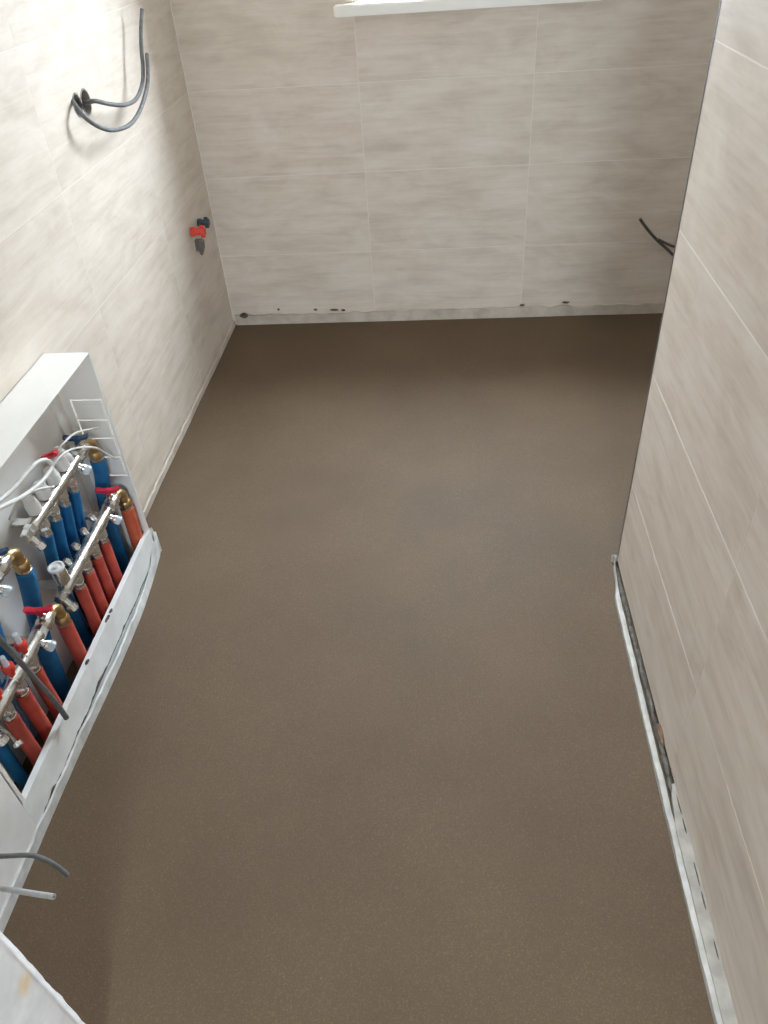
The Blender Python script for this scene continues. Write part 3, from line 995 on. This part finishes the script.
# pale actuator wires
tag(tube('actuator_wire', 'wire_white', None, [(-0.912, 1.06, 0.600), (-0.910, 1.139, 0.580), (-0.910, 1.208, 0.551), (-0.908, 1.278, 0.531), (-0.905, 1.323, 0.528), (-0.905, 1.351, 0.533), (-0.905, 1.338, 0.557),
                                           (-0.910, 1.311, 0.569), (-0.915, 1.267, 0.571), (-0.920, 1.218, 0.571), (-0.925, 1.168, 0.577), (-0.93, 1.06, 0.60)], 0.0052, 8, 6),
    'white wire looped over the white actuator caps', 'wire')
tag(tube('actuator_wire', 'wire_white', None, [(-0.925, 1.37, 0.505), (-0.920, 1.413, 0.527), (-0.910, 1.437, 0.536), (-0.905, 1.483, 0.531), (-0.900, 1.532, 0.510), (-0.900, 1.596, 0.474)], 0.0026, 8, 6),
    'upper pale wire arching towards the slotted side panel', 'wire')
tag(tube('actuator_wire', 'wire_white', None, [(-0.918, 1.37, 0.517), (-0.910, 1.401, 0.521), (-0.905, 1.442, 0.512), (-0.900, 1.496, 0.483), (-0.898, 1.550, 0.442), (-0.894, 1.580, 0.403), (-0.889, 1.604, 0.368)], 0.0028, 8, 6),
    'lower pale wire curving down over the brass elbow to the side panel', 'wire')
tag(tube('actuator_wire', 'wire_white', None, [(-0.927, 1.17, 0.522), (-0.918, 1.21, 0.54), (-0.905, 1.262, 0.530), (-0.900, 1.305, 0.505), (-0.915, 1.34, 0.48)], 0.0030, 8, 6),
    'short white wire between the white actuator caps', 'wire')

# ------------------------------------------------------------------ cables and wall fittings
t = thing('cable_outlet', (XL, 2.235, 1.10), 'twin round cable outlet cut into the tiled wall', 'cable outlet')
for hy, hz, hr in HOLES:
    bm = bmesh.new()
    hr -= 0.0015
    lathe(bm, (XL - 0.028, hy, hz), (1, 0, 0), [(0, hr), (0.0285, hr), (0.0285, hr - 0.003), (0.003, hr - 0.003), (0.003, 0.0)], 28)
    finish(bm, 'outlet_cup', 'box_plastic', t)
boxes('cup_bridge', 'grey_fitting', t, ((XL - 0.02, 2.222, 1.094), (XL - 0.002, 2.243, 1.118)), bevel=0.002)


def cable(label, m, pts, r, core='copper', n=7):
    t = thing('cable', pts[0], label, 'cable', 'loose electric cables')
    tube('sheath', m, t, pts, r, 10, n)
    a, b = Vector(pts[-2]), Vector(pts[-1])
    d = (b - a).normalized()
    spin('core_end', core, t, b - d * 0.002, d, [(0, r * 0.5), (0.0045, r * 0.5), (0.0045, 0)], 8)
    return t


cable('grey cable leaving the twin wall outlet, taller end standing straight up', 'grey_cable',
      [(-0.999, 2.250, 1.098), (-0.985, 2.252, 1.104), (-0.965, 2.240, 1.108), (-0.950, 2.246, 1.108), (-0.940, 2.312, 1.087), (-0.935, 2.408, 1.066), (-0.935, 2.507, 1.062), (-0.935, 2.586, 1.086),
       (-0.935, 2.629, 1.124), (-0.935, 2.653, 1.169), (-0.935, 2.689, 1.217), (-0.930, 2.726, 1.267)], 0.0058, 'wire_white')
cable('grey cable leaving the twin wall outlet, sagging in the lower loop', 'grey_cable',
      [(-1.0, 2.192, 1.118), (-0.985, 2.178, 1.122), (-0.965, 2.152, 1.110), (-0.950, 2.145, 1.091), (-0.935, 2.173, 1.062), (-0.930, 2.254, 1.033), (-0.925, 2.365, 1.019), (-0.920, 2.454, 1.031),
       (-0.920, 2.549, 1.062), (-0.920, 2.611, 1.100), (-0.920, 2.651, 1.158)], 0.0060, 'grey_fitting')
cable('grey cable hanging across the front of the manifold cabinet', 'grey_cable',
      [(-0.986, 0.84, 0.86), (-0.95, 0.845, 0.83), (-0.872, 0.866, 0.745), (-0.857, 0.876, 0.685), (-0.854, 0.886, 0.62), (-0.853, 0.900, 0.50), (-0.857, 0.911, 0.437), (-0.859, 0.928, 0.36), (-0.860, 0.943, 0.276), (-0.858, 0.957, 0.19), (-0.855, 0.962, 0.118)], 0.0062, 'grey_fitting')
cable('dark grey cable stub poking from the boxed wall, upper of two', 'grey_cable',
      [(BX - 0.004, 0.633, 0.148), (-0.83, 0.632, 0.154), (-0.785, 0.637, 0.150), (-0.76, 0.636, 0.138), (-0.735, 0.628, 0.126), (-0.715, 0.618, 0.116)], 0.0046, 'grey_fitting')
cable('pale grey cable stub poking from the boxed wall, lower of two', 'light_grey_cable',
      [(BX - 0.004, 0.594, 0.112), (-0.835, 0.590, 0.116), (-0.77, 0.578, 0.130), (-0.71, 0.566, 0.146)], 0.0055, 'box_plastic')
cable('thin dark cable by the partition edge, longer of the two', 'dark_cable',
      [(0.975, 3.204, 0.225), (0.957, 3.19, 0.243), (0.909, 3.16, 0.29), (0.847, 3.12, 0.348), (0.8, 3.1, 0.397), (0.757, 3.08, 0.448)], 0.0058)
cable('thin dark cable by the partition edge, shorter of the two', 'dark_cable',
      [(0.985, 3.204, 0.278), (0.965, 3.19, 0.285), (0.923, 3.16, 0.306), (0.88, 3.13, 0.333), (0.85, 3.112, 0.352)], 0.0056)


def plug(label, m, y, z, length, r):
    """a water stub in the wall closed with a plastic test plug"""
    t = thing('pipe_plug', (XL, y, z), label, 'pipe plug', 'plugged water stubs')
    spin('stub', 'chrome', t, (XL - 0.004, y, z), (1, 0, 0), [(0, r * 0.9), (0.012, r * 0.9)], 14)
    bm = bmesh.new()
    lathe(bm, (XL + 0.008, y, z), (1, 0, 0), [(0, r * 1.05), (0.006, r * 1.15), (0.014, r * 1.15), (0.016, r * 0.9), (length - 0.012, r * 0.9), (length - 0.010, r * 1.1), (length - 0.002, r * 1.05), (length, r * 0.8)], 16)
    box(bm, (XL + length - 0.012, y - r * 0.3, z - r * 1.5), (XL + length + 0.004, y + r * 0.3, z + r * 1.5), 0.002)
    finish(bm, 'plug', m, t)
    return t


plug('red plastic plug on a water stub in the wall corner', 'bright_red', 2.863, 0.540, 0.056, 0.0155)
plug('dark blue plastic plug on a water stub in the wall corner', 'slate_blue', 2.968, 0.539, 0.046, 0.014)
t = thing('wall_bracket', (XL, 2.915, 0.46), 'small grey tapered fitting on the wall under the red plug', 'fitting')
bm = bmesh.new()
lathe(bm, (XL + 0.019, 2.915, 0.492), (-0.08, 0, -1), [(0, 0.012), (0.004, 0.0165), (0.030, 0.0165), (0.050, 0.009), (0.062, 0.004), (0.062, 0)], 14)
finish(bm, 'socket', 'grey_fitting', t)
boxes('wall_plate', 'grey_fitting', t, ((XL - 0.002, 2.900, 0.450), (XL + 0.006, 2.930, 0.492)), bevel=0.0015)

# ------------------------------------------------------------------ hang parts on their Empties without moving them
bpy.context.view_layer.update()
for t in THINGS:
    inv = Matrix.Translation(t.location).inverted()
    for ch in t.children:
        ch.matrix_parent_inverse = inv
        # grandchildren hang from parts that sit at the world origin, so they need no offset
